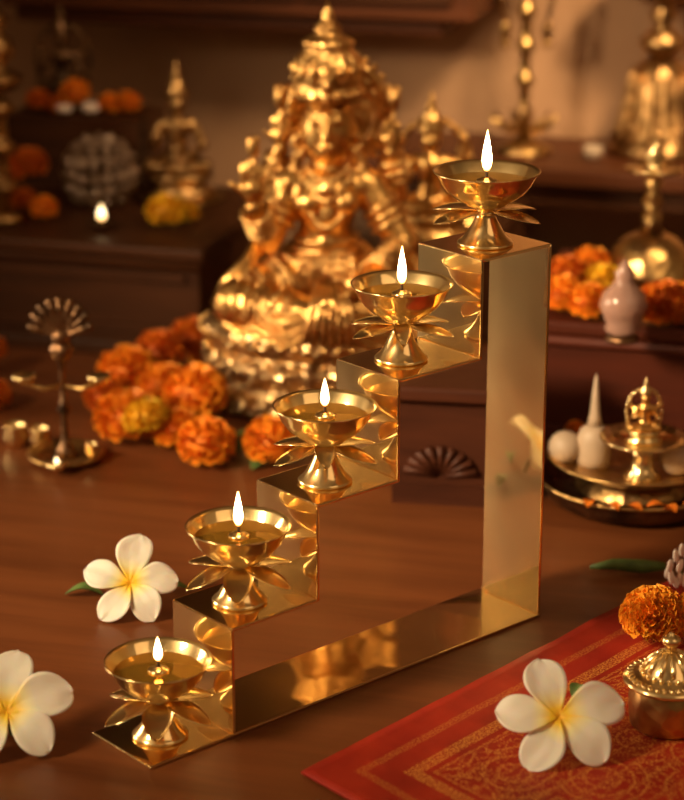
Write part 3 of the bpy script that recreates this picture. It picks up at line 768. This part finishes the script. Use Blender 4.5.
# draped cloth over lap and shawl
m = MB()
for k in range(6):
    arc(P(238 - k * 3, 290 + k * 6, -.045), P(330, 300 + k * 3, -.088), .016 + .002 * k, .010, (4.2 if k % 2 else 3) * px, 18, False, m)
    arc(P(330, 300 + k * 3, -.088), P(420 + k * 3, 290 + k * 6, -.045), .016 + .002 * k, .010, (4.2 if k % 2 else 3) * px, 18, False, m)
part('lap_drapery', m, GOLDS, statue)
for pA, pB in ((P(305, 280, .0), P(240, 303, -.035)), (P(350, 280, .0), P(418, 303, -.035)), (P(240, 303, -.035), P(300, 314, -.058)), (P(418, 303, -.035), P(360, 313, -.055))):
    m = MB(); th_ = abs(pA.z - P(305, 280, 0).z) < .001
    for i in range(8):
        u_ = .12 + i * .115; c_ = pA.lerp(pB, u_)
        m.ring(c_, ((35 - 8 * u_) if th_ else (27.5 - 7 * u_)) * px, (2.6 + (i % 3) * .5) * px, (pB - pA) + V((.01 * sin(i * 2.1), 0, .012 * cos(i * 1.7))), 30, 8)
    part('leg_folds', m, GOLD, statue)
m = MB()
for k in range(7):
    m.tube([P(318 + k * 4, 282, -.068), P(312 + k * 6.5, 310, -.092), P(304 + k * 9, 345, -.094)], [2.6 * px, 3.4 * px, 3 * px], 8)
part('front_pleats', m, GOLD, statue)
for s_, x0, x1 in ((-1, 262, 226), (1, 400, 432)):
    m = MB(); m.tube([P(x0, 230, .0), P((x0 + x1) / 2 - s_ * 4, 262, -.02), P(x1, 282, -.03), P(x1 + s_ * 12, 305, -.03)], [4 * px, 7 * px, 6 * px, 4 * px], 10)
    m.tube([P(x0 + 6, 240, .0), P((x0 + x1) / 2 + 4, 268, -.03), P(x1 + 4, 292, -.045)], [3 * px, 5 * px, 4 * px], 10)
    part('shawl', m, GOLDS, statue)
# pedestal
zt = P(326, 318, -.02).z; ped = zt
def rr(a): return a * px
pr_ = [(0, 0), (rr(121), 0), (rr(124), .008), (rr(120), .016), (rr(108), .022), (rr(102), .028), (rr(110), .036), (rr(119), .044), (rr(121), .052), (rr(115), .058), (rr(110), .062), (rr(116), .068), (rr(121), .074), (rr(121), .082), (rr(114), .088), (rr(108), .092), (0, .094)]
sc_ = (zt + .002) / .094
pr_ = [(a, z * sc_) for a, z in pr_]
pedo = part('pedestal', MB().lathe(pr_, (0, .0, 0), 64, 1, .78), GOLDP, statue)
m = MB()
for zrow, rw, n, s_ in ((.080, 122, 56, 3.4), (.060, 116, 52, 3.2), (.036, 110, 50, 3.6)):
    for i in range(n):
        a = 2 * pi * i / n; m.ball((cos(a) * rr(rw), sin(a) * rr(rw) * .78, zrow * sc_), s_ * px, 8, 6)
part('bead_rows', m, GOLD, pedo)
m = MB()
for i in range(26):
    a = 2 * pi * i / 26; d = V((cos(a) * rr(119), sin(a) * rr(119) * .78, .050 * sc_))
    m.ball(d, (rr(8), rr(3.6), rr(13)), 10, 8, Matrix.Rotation(a + pi / 2, 3, 'Z'))
    d = V((cos(a + .12) * rr(121), sin(a + .12) * rr(121) * .78, .012 * sc_)); m.ball(d, (rr(10), rr(3.6), rr(12)), 10, 8, Matrix.Rotation(a + .12 + pi / 2, 3, 'Z'))
part('lotus_petals', m, GOLDP, pedo)

# ------------------------------------------------------------------ small idols
def idol(name, label, loc, h, mat, mat2, rotz=ROT, arch=True, group=None):
    o = thing(name, label, 'figurine', loc, rotz, group); s_ = h
    part('pedestal', MB().lathe([(0, 0), (.26 * s_, 0), (.27 * s_, .03 * s_), (.20 * s_, .06 * s_), (.20 * s_, .10 * s_), (.25 * s_, .13 * s_), (.24 * s_, .17 * s_), (0, .17 * s_)], (0, 0, 0), 28, 1, .75, .03, 14), mat2, o)
    b = MB(); q = lambda x, y, z: V((x * s_, y * s_, z * s_))
    b.limb(q(-.06, 0, .24), q(-.2, -.08, .23), .07 * s_, .055 * s_); b.limb(q(-.2, -.08, .23), q(.08, -.15, .22), .05 * s_, .035 * s_)
    b.limb(q(.06, 0, .24), q(.2, -.08, .23), .07 * s_, .055 * s_); b.limb(q(.2, -.08, .23), q(-.08, -.14, .21), .05 * s_, .035 * s_)
    b.limb(q(0, 0, .26), q(0, 0, .38), .10 * s_, .075 * s_); b.limb(q(0, 0, .40), q(0, 0, .50), .075 * s_, .085 * s_)
    b.limb(q(-.09, 0, .52), q(.09, 0, .52), .05 * s_, .05 * s_); b.limb(q(0, 0, .54), q(0, 0, .62), .04 * s_, .035 * s_)
    b.ball(q(0, -.005, .665), (.07 * s_, .075 * s_, .085 * s_)); b.ball(q(0, -.08, .66), .013 * s_)
    for x in (-1, 1):
        b.limb(q(.12 * x, 0, .51), q(.19 * x, -.02, .37), .042 * s_, .034 * s_); b.limb(q(.19 * x, -.02, .37), q(.13 * x, -.14, .33 + .1 * (x < 0)), .033 * s_, .025 * s_)
        b.ball(q(.12 * x, -.16, .34 + .12 * (x < 0)), (.025 * s_, .018 * s_, .035 * s_))
        if not arch: continue
        b.limb(q(.11 * x, .03, .52), q(.22 * x, .03, .52), .03 * s_, .028 * s_); b.limb(q(.22 * x, .03, .52), q(.22 * x, .02, .64), .026 * s_, .02 * s_)
        b.ball(q(.22 * x, .02, .67), (.03 * s_, .025 * s_, .04 * s_))
    fused('body', b, mat, o, max(.0016, .014 * s_), 1)
    part('crown', MB().lathe([(0, .71 * s_), (.078 * s_, .71 * s_), (.085 * s_, .74 * s_), (.072 * s_, .78 * s_), (.06 * s_, .83 * s_), (.035 * s_, .87 * s_), (.04 * s_, .89 * s_), (.018 * s_, .93 * s_), (.012 * s_, .97 * s_), (0, s_)], (0, 0, 0), 20, 1, 1, .05, 8), mat2, o)
    if arch:
        m = MB(); pts = []
        for i in range(25):
            a = pi * (1.12 - i / 24 * 1.24); pts.append(q(.26 * cos(a), .09, .45 + .34 * sin(a)))
        m.tube(pts, .022 * s_, 8)
        for p in pts[::2]: m.ball(p + V((0, 0, 0)), .033 * s_, 8, 6)
        m.limb(pts[0], q(-.22, .09, .10), .022 * s_, .022 * s_); m.limb(pts[-1], q(.22, .09, .10), .022 * s_, .022 * s_)
        part('arch_frame', m, mat2, o)
    return o
def base_at(u, v, z):
    return on(u, v, z)
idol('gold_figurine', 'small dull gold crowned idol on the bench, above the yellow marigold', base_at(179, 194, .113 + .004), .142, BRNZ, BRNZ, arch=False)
dp = base_at(180, 200, .1125)
dish = single('copper_dish', MB().lathe([(0, 0), (.030, 0), (.044, .003), (.046, .0045), (.043, .0042), (.030, .0035), (0, .0035)], seg=40), ANTQ, 'flat copper dish under the small crowned idol on the bench', 'dish', dp, ROT)
for o in bpy.data.objects:
    if o.name.startswith('gold_figurine') and o.parent is None: o.location.z = .1165
idol('gold_figurine', 'bright gold crowned idol on the bench between large statue and top lamp', base_at(430, 236, .112), .142, GOLDS, GOLD, ROT - .2, True)
idol('gold_figurine', 'small gold idol half hidden behind the top lamp bowl', base_at(463, 222, .112), .095, GOLDS, GOLD, ROT + .1, False)
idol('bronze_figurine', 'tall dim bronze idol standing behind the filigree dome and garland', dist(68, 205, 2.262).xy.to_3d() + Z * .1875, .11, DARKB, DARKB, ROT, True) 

# ------------------------------------------------------------------ filigree dome, tealight
fp = base_at(101, 205, .112)
dome = thing('filigree_dome', 'pale openwork metal dome of beads on the bench behind the tea light', 'ornament', fp, ROT)
m = MB(); Rr = .037
for i in range(10):
    a = pi * i / 10; m.ring(V((0, 0, Rr * .95)), Rr, .0016, V((cos(a), sin(a), 0)), 32, 6)
for k in range(1, 6):
    z = -cos(pi * k / 6); m.ring((0, 0, Rr * .95 + Rr * z), Rr * sqrt(1 - z * z), .0016, (0, 0, 1), 32, 6)
part('wire_cage', m, SILV, dome)
m = MB()
for k in range(1, 8):
    z = -cos(pi * k / 8); n_ = max(5, int(16 * sin(pi * k / 8)))
    for i in range(n_):
        a = 2 * pi * (i + k * .5) / n_; m.ball((Rr * sin(pi * k / 8) * cos(a), Rr * sin(pi * k / 8) * sin(a), Rr * .95 + Rr * z), .0042, 8, 6)
part('bead_clusters', m, SILV, dome)
part('base', MB().lathe([(0, 0), (.018, 0), (.020, .003), (.012, .006), (0, .007)], seg=24), ANTQ, dome)
tl = thing('tea_light_lamp', 'tiny lit oil lamp glowing on the bench before the filigree dome', 'oil lamp', base_at(102, 229, .1125), ROT)
part('bowl', MB().lathe([(0, 0), (.006, 0), (.011, .004), (.013, .008), (.0125, .0082), (.010, .005), (0, .004)], seg=24), DARKB, tl)
part('wick', MB().tube([(0, 0, .004), (0, 0, .009)], .0008, 6), WICK, tl)
o = link('flame', flame_mesh(.0044, .018, mat=SFLAME), tl, (0, 0, .008))

# ------------------------------------------------------------------ turned brass lamps at the back
def turned(name, label, cat, loc, parts, mat, rotz=ROT):
    o = thing(name, label, cat, loc, rotz)
    for pn, prof, mt in parts: part(pn, MB().lathe(prof, seg=32), mt or mat, o)
    return o
def nodes(r0, z0, z1, n, bulge):
    out = []
    for i in range(n):
        z = z0 + (z1 - z0) * i / n; dz = (z1 - z0) / n
        out += [(r0, z), (r0, z + dz * .35), (bulge * .8, z + dz * .45), (bulge, z + dz * .6), (bulge * .8, z + dz * .75), (r0, z + dz * .85)]
    return out
ZL = .148
def ledge_at(u, back):                      # a spot on the ledge under column u, `back` metres before the wall
    r = ray(u, 150); r2 = V((r.x, r.y, 0)); g = G0; t_ = ((B0 - g).dot(FB) - back) / r2.dot(FB); p = g + r2 * t_; p.z = ZL; return p
lp = ledge_at(523, .09)
tall = turned('tall_brass_lamp', 'tall turned brass oil lamp pillar on the wall shelf behind the top flame', 'lamp', lp, [
    ('base', [(0, 0), (.030, 0), (.031, .004), (.022, .008), (.012, .014), (.007, .018), (0, .018)], None),
    ('shaft', [(0, .018)] + nodes(.0055, .018, .20, 5, .010) + [(0, .205)], None),
    ('top_dish', [(0, .205), (.010, .206), (.026, .212), (.030, .218), (.026, .217), (0, .214)], None)], ANTQ)
m = MB()
for i in range(10):
    a = 2 * pi * i / 10; d = V((cos(a), sin(a), 0)); m.tube([d * .006 + Z * .024, d * .018 + Z * .025, d * .030 + Z * .031, d * .036 + Z * .040], [.0022, .004, .003, .001], 8)
part('leaf_collar', m, ANTQ, tall)
m = MB()
for s_ in (-1, 1):
    m.tube([(s_ * .006, 0, .165), (s_ * .018, 0, .180), (s_ * .028, 0, .165), (s_ * .022, 0, .14)], [.0028, .0032, .003, .002], 8)
    m.ball((s_ * .022, 0, .128), (.0055, .0055, .011), 12, 8); m.ball((s_ * .022, 0, .115), .005)
part('pendant_arms', m, ANTQ, tall)
lp = ledge_at(657, .058)
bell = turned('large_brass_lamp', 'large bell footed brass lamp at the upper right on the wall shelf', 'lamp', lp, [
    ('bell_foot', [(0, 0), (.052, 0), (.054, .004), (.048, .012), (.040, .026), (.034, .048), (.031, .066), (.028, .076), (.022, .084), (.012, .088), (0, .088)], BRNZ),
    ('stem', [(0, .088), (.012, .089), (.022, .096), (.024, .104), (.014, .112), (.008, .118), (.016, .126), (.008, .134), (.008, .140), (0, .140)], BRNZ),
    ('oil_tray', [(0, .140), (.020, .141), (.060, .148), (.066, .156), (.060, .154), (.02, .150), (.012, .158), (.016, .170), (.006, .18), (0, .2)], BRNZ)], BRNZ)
m = MB()
for i in range(16):
    a = 2 * pi * i / 16; d = V((cos(a), sin(a), 0)); m.tube([d * .029 + Z * .077, d * .032 + Z * .066, d * .035 + Z * .048, d * .041 + Z * .026, d * .050 + Z * .012], [.002, .003, .004, .004, .003], 8)
part('foot_ribs', m, BRNZ, bell); bell.scale = (1, 1, 1.15)
# dark bronze objects behind it
lp = ledge_at(593, .11)
single('white_cup', MB().lathe([(0, 0), (.006, 0), (.010, .006), (.0105, .014), (.009, .0135), (.007, .005), (0, .004)], seg=24), WHITEM, 'tiny pale cup alone on the wall shelf between two brass lamps', 'cup', lp, ROT)
p = on(649, 277, ZA)
turned('domed_brass_lamp', 'brass lamp with domed foot and flat dish on the red altar', 'lamp', p, [
    ('domed_foot', [(0, 0), (.040, 0), (.042, .004), (.040, .008), (.037, .018), (.032, .028), (.024, .036), (.014, .041), (0, .043)], ANTQ),
    ('stem', [(0, .043), (.012, .043), (.007, .050), (.010, .056), (.006, .062), (.010, .070), (.005, .080), (.009, .088), (.005, .094), (0, .094)], ANTQ),
    ('dish', [(0, .094), (.008, .094), (.022, .097), (.026, .101), (.024, .1015), (.010, .099), (.006, .104), (.010, .112), (.004, .120), (0, .135)], LAMPB)], ANTQ)
# brass pillar cut by the left edge
p = on(3, 222, .112)
turned('brass_pillar_lamp', 'turned brass pillar at the upper left picture edge beside marigolds', 'lamp', p, [
    ('base', [(0, 0), (.020, 0), (.022, .006), (.012, .012), (0, .012)], None),
    ('shaft', [(0, .012)] + nodes(.009, .012, .13, 3, .017) + [(0, .13)], None),
    ('tray', [(0, .13), (.016, .131), (.024, .138), (.026, .146), (.018, .15), (.010, .156), (.020, .168), (.018, .180), (.008, .188), (.016, .20), (0, .22)], BRNZ)], BRNZ)

# pink glass bud vase on the altar
p = on(622, 340, ZA)
vz = turned('pink_glass_bud', 'pale pink glass bud ornament on a dark foot at the altar edge', 'ornament', p, [
    ('glass_body', [(0, .006), (.010, .006), (.0125, .010), (.011, .014), (.014, .022), (.0165, .030), (.014, .040), (.008, .047), (.006, .052), (.007, .057), (.002, .066), (0, .069)], PINKG),
    ('foot', [(0, 0), (.012, 0), (.011, .004), (.006, .006), (0, .006)], DARKB)], PINKG); vz.scale = (1.2, 1.2, 1.0)

# ------------------------------------------------------------------ thali plates
def plate(name, label, c, r, h, mat, foot=.6):
    o = thing(name, label, 'plate', c, ROT)
    part('dish', MB().lathe([(0, 0), (r * foot, 0), (r * .88, h * .45), (r * .97, h), (r, h * 1.04), (r * .985, h * 1.14), (r * .93, h * .75), (r * .85, h * .5), (r * .6, h * .22), (0, h * .22)], seg=64), mat, o)
    return o
cx = on(648, 512, .0195) + F * .0775
cx.z = 0
o = thing('lower_thali_plate', 'deep dark brass plate on the table, under the offering plate', 'plate', cx, ROT)
part('dish', MB().lathe([(0, 0), (.058, 0), (.070, .006), (.0745, .014), (.076, .019), (.0775, .0195), (.0775, .0208), (.074, .0206), (.070, .014), (.06, .010), (0, .010)], seg=64), DARKB, o)
part('rolled_rim', MB().ring((0, 0, .0206), .0765, .0016, (0, 0, 1), 64, 8), ANTQ, o)
c2 = V((cx.x, cx.y, 0)) + Z * .0102
o = thing('offering_plate', 'raised brass plate holding a small idol and white offerings', 'plate', c2, ROT)
part('dish', MB().lathe([(0, .018), (.035, .018), (.062, .0215), (.068, .026), (.0705, .0275), (.0695, .0285), (.060, .0235), (.035, .0205), (0, .0205)], seg=64), ANTQ, o)
part('foot', MB().lathe([(0, 0), (.046, 0), (.047, .002), (.040, .006), (.038, .018), (0, .018)], seg=40), ANTQ, o)
ZP = .0102 + .0206
p = on(593, 464, ZP + .0004)
cone = thing('white_cone', 'white pointed wax cone standing on the offering plate', 'offering', p, ROT)
part('base', MB().lathe([(0, 0), (.0125, 0), (.0135, .006), (.0135, .022), (.011, .029), (.006, .033), (0, .033)], seg=24), WHITEM, cone)
part('spire', MB().lathe([(0, .033), (.0062, .033), (.0045, .040), (.0030, .055), (.0016, .070), (0, .076)], seg=16), WHITEM, cone)
def sweet(u, v, r, label):
    m = MB().ball((0, 0, r * .96), (r, r, r * .96), 20, 12); single('white_sweet', m, WHITEM, label, 'sweet', on(u, v, ZP + .001), ROT, 'white round sweets on the plate')
sweet(565, 462, .0135, 'round white sweet at the plate rim nearest the brass stand')
sweet(677, 474, .0145, 'round white sweet on the plate beside the brass cup, at picture edge')
cp = on(642, 478, ZP + .0003)
cup = turned('footed_brass_cup', 'wide footed brass cup on the offering plate under the small idol', 'cup', cp, [
    ('foot', [(0, 0), (.014, 0), (.015, .002), (.009, .008), (.0075, .018), (.010, .026), (0, .027)], LAMPB),
    ('tray', [(0, .027), (.012, .027), (.026, .0300), (.0345, .0335), (.0345, .0345), (.024, .0315), (0, .0305)], LAMPB)], LAMPB)
ip = V((cp.x, cp.y, 0)) + Z * (ZP + .0312)
idol('gold_figurine', 'small shiny gold idol seated on the footed cup of the offering plate', ip, .052, GOLDS, LAMPB, ROT, True)
heap([(575, 441, 1.63, 11, 'o', 'small orange marigold on the offering plate behind the white sweet')], None, ZP + .002)
m = leaf_mesh(.014, .0045, .15)
rnd = random.Random(5)
for i in range(7):
    aa = rad(-35 + i * 11.5); p = V((cx.x, cx.y, 0)) - F * (.0735 * cos(aa)) + R * (.0735 * sin(aa) - .0) + Z * .0218
    me = m.mesh('rose_petal', DORNG); o = link('rose_petal', me, None, p, (0, 0, rnd.uniform(0, 6)))
    tag(o, 'small red petal lying in the rim of the lower dark plate', 'petal', 'red petals on the lower plate')

# ------------------------------------------------------------------ left lamp cluster
p = on(66, 460, 0)
cl_ = thing('branched_brass_lamp', 'dim branched bronze lamp on a round tray left of the marigold heap', 'lamp', p, ROT)
part('tray', MB().lathe([(0, 0), (.024, 0), (.030, .004), (.033, .0075), (.0315, .0078), (.027, .005), (0, .003)], seg=40), ANTQ, cl_)
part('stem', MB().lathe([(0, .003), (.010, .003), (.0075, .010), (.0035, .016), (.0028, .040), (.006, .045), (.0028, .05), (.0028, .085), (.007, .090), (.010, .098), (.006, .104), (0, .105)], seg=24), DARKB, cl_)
m = MB()
for s_ in (-1, 1): m.tube([(0, 0, .066), (s_ * .015, -.004, .064), (s_ * .030, -.006, .070)], [.002, .0022, .0018], 8)
part('arm', m, ANTQ, cl_)
for s_ in (-1, 1):
    part('side_dish', MB().lathe([(0, .07), (.006, .0705), (.010, .075), (.0105, .077), (0, .074)], (s_ * .031, -.006, 0), 20), LAMPB, cl_)
m = MB()
for i in range(9):
    a = rad(-80 + i * 20); m.limb((0, .0, .108), (.024 * sin(a), 0, .112 + .027 * cos(a)), .0018, .0038, 4, 8)
m.ball((0, 0, .108), .008)
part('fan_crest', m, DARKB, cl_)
p = on(57, 470, .0055)
d_ = thing('small_brass_diya', 'tiny lit brass lamp sitting in the tray of the branched lamp', 'oil lamp', p, ROT)
part('bowl', MB().lathe([(0, 0), (.004, 0), (.0075, .003), (.0085, .006), (.0078, .006), (.005, .003), (0, .0025)], seg=20), LAMPB, d_)
link('flame', flame_mesh(.0022, .0075, mat=SFLAME), d_, (0, 0, .0045))
for (u, v, h, lb_) in ((40, 447, .016, 'small brass cup behind the branched lamp tray, next to its stem'), (92, 456, .010, 'small brass cup in the tray of the branched lamp, towards the marigolds'), (16, 446, .018, 'brass cup lying near the picture edge beside the branched lamp')):
    p = on(u, v, .006 if u == 92 else 0)
    single('brass_cup', MB().lathe([(0, 0), (h * .35, 0), (h * .5, h * .2), (h * .62, h * .6), (h * .5, h), (h * .62, h * 1.12), (h * .55, h * 1.1), (h * .42, h * .9), (h * .4, h * .3), (0, h * .2)], seg=24), LAMPB, lb_, 'cup', p, ROT)

# ------------------------------------------------------------------ light
def area(name, loc, target, size, power, col, sy=None):
    l = bpy.data.lights.new(name, 'AREA'); l.energy = power; l.color = col; l.size = size
    if sy: l.shape = 'RECTANGLE'; l.size_y = sy
    o = bpy.data.objects.new(name, l); C.objects.link(o); o.location = loc
    o.rotation_euler = (V(target) - V(loc)).to_track_quat('-Z', 'Y').to_euler(); return o
def L(s_, d, z): return G0 + R * s_ + F * d + Z * z
TGT = L(0, 1.5, .12)
def spread(o, d): o.data.spread = rad(d)
spread(area('key_lamp', L(-1.0, .75, .85), L(.2, 1.62, .12), .28, 3.25, (1., .73, .43)), 50)
spread(area('riser_fill_light', L(-1.15, 1.75, .30), L(.15, 1.45, .15), .4, 1.5, (1., .74, .46)), 56)  # added light with no source in the room, turns the risers beige
area('fill_lamp', L(.9, .3, 1.2), TGT, .9, 2.3, (1., .64, .36))
spread(area('wall_fill_light', L(.55, 1.25, 1.2), L(.17, 2.3, .2), .3, 1.5, (1., .68, .36)), 40)  # added light brightening the back wall, no fixture stands there
w = bpy.data.worlds.new('room'); sc.world = w; w.use_nodes = True
t = w.node_tree; bg = t.nodes['Background']
tc = node(t, 'ShaderNodeTexCoord'); n = node(t, 'ShaderNodeTexNoise', Scale=2.2, Detail=2.0); t.links.new(tc.outputs['Generated'], n.inputs['Vector'])
t.links.new(ramp(t, n.outputs[0], [(.35, (.05, .022, .010)), (.62, (.55, .30, .13))]), bg.inputs[0]); bg.inputs[1].default_value = .42

sc.view_settings.view_transform = 'Standard'; sc.view_settings.look = 'None'; sc.view_settings.gamma = 1; sc.view_settings.exposure = 0.0
sc.cycles.use_denoising = True; sc.cycles.max_bounces = 10; sc.cycles.glossy_bounces = 8; sc.cycles.sample_clamp_indirect = 6
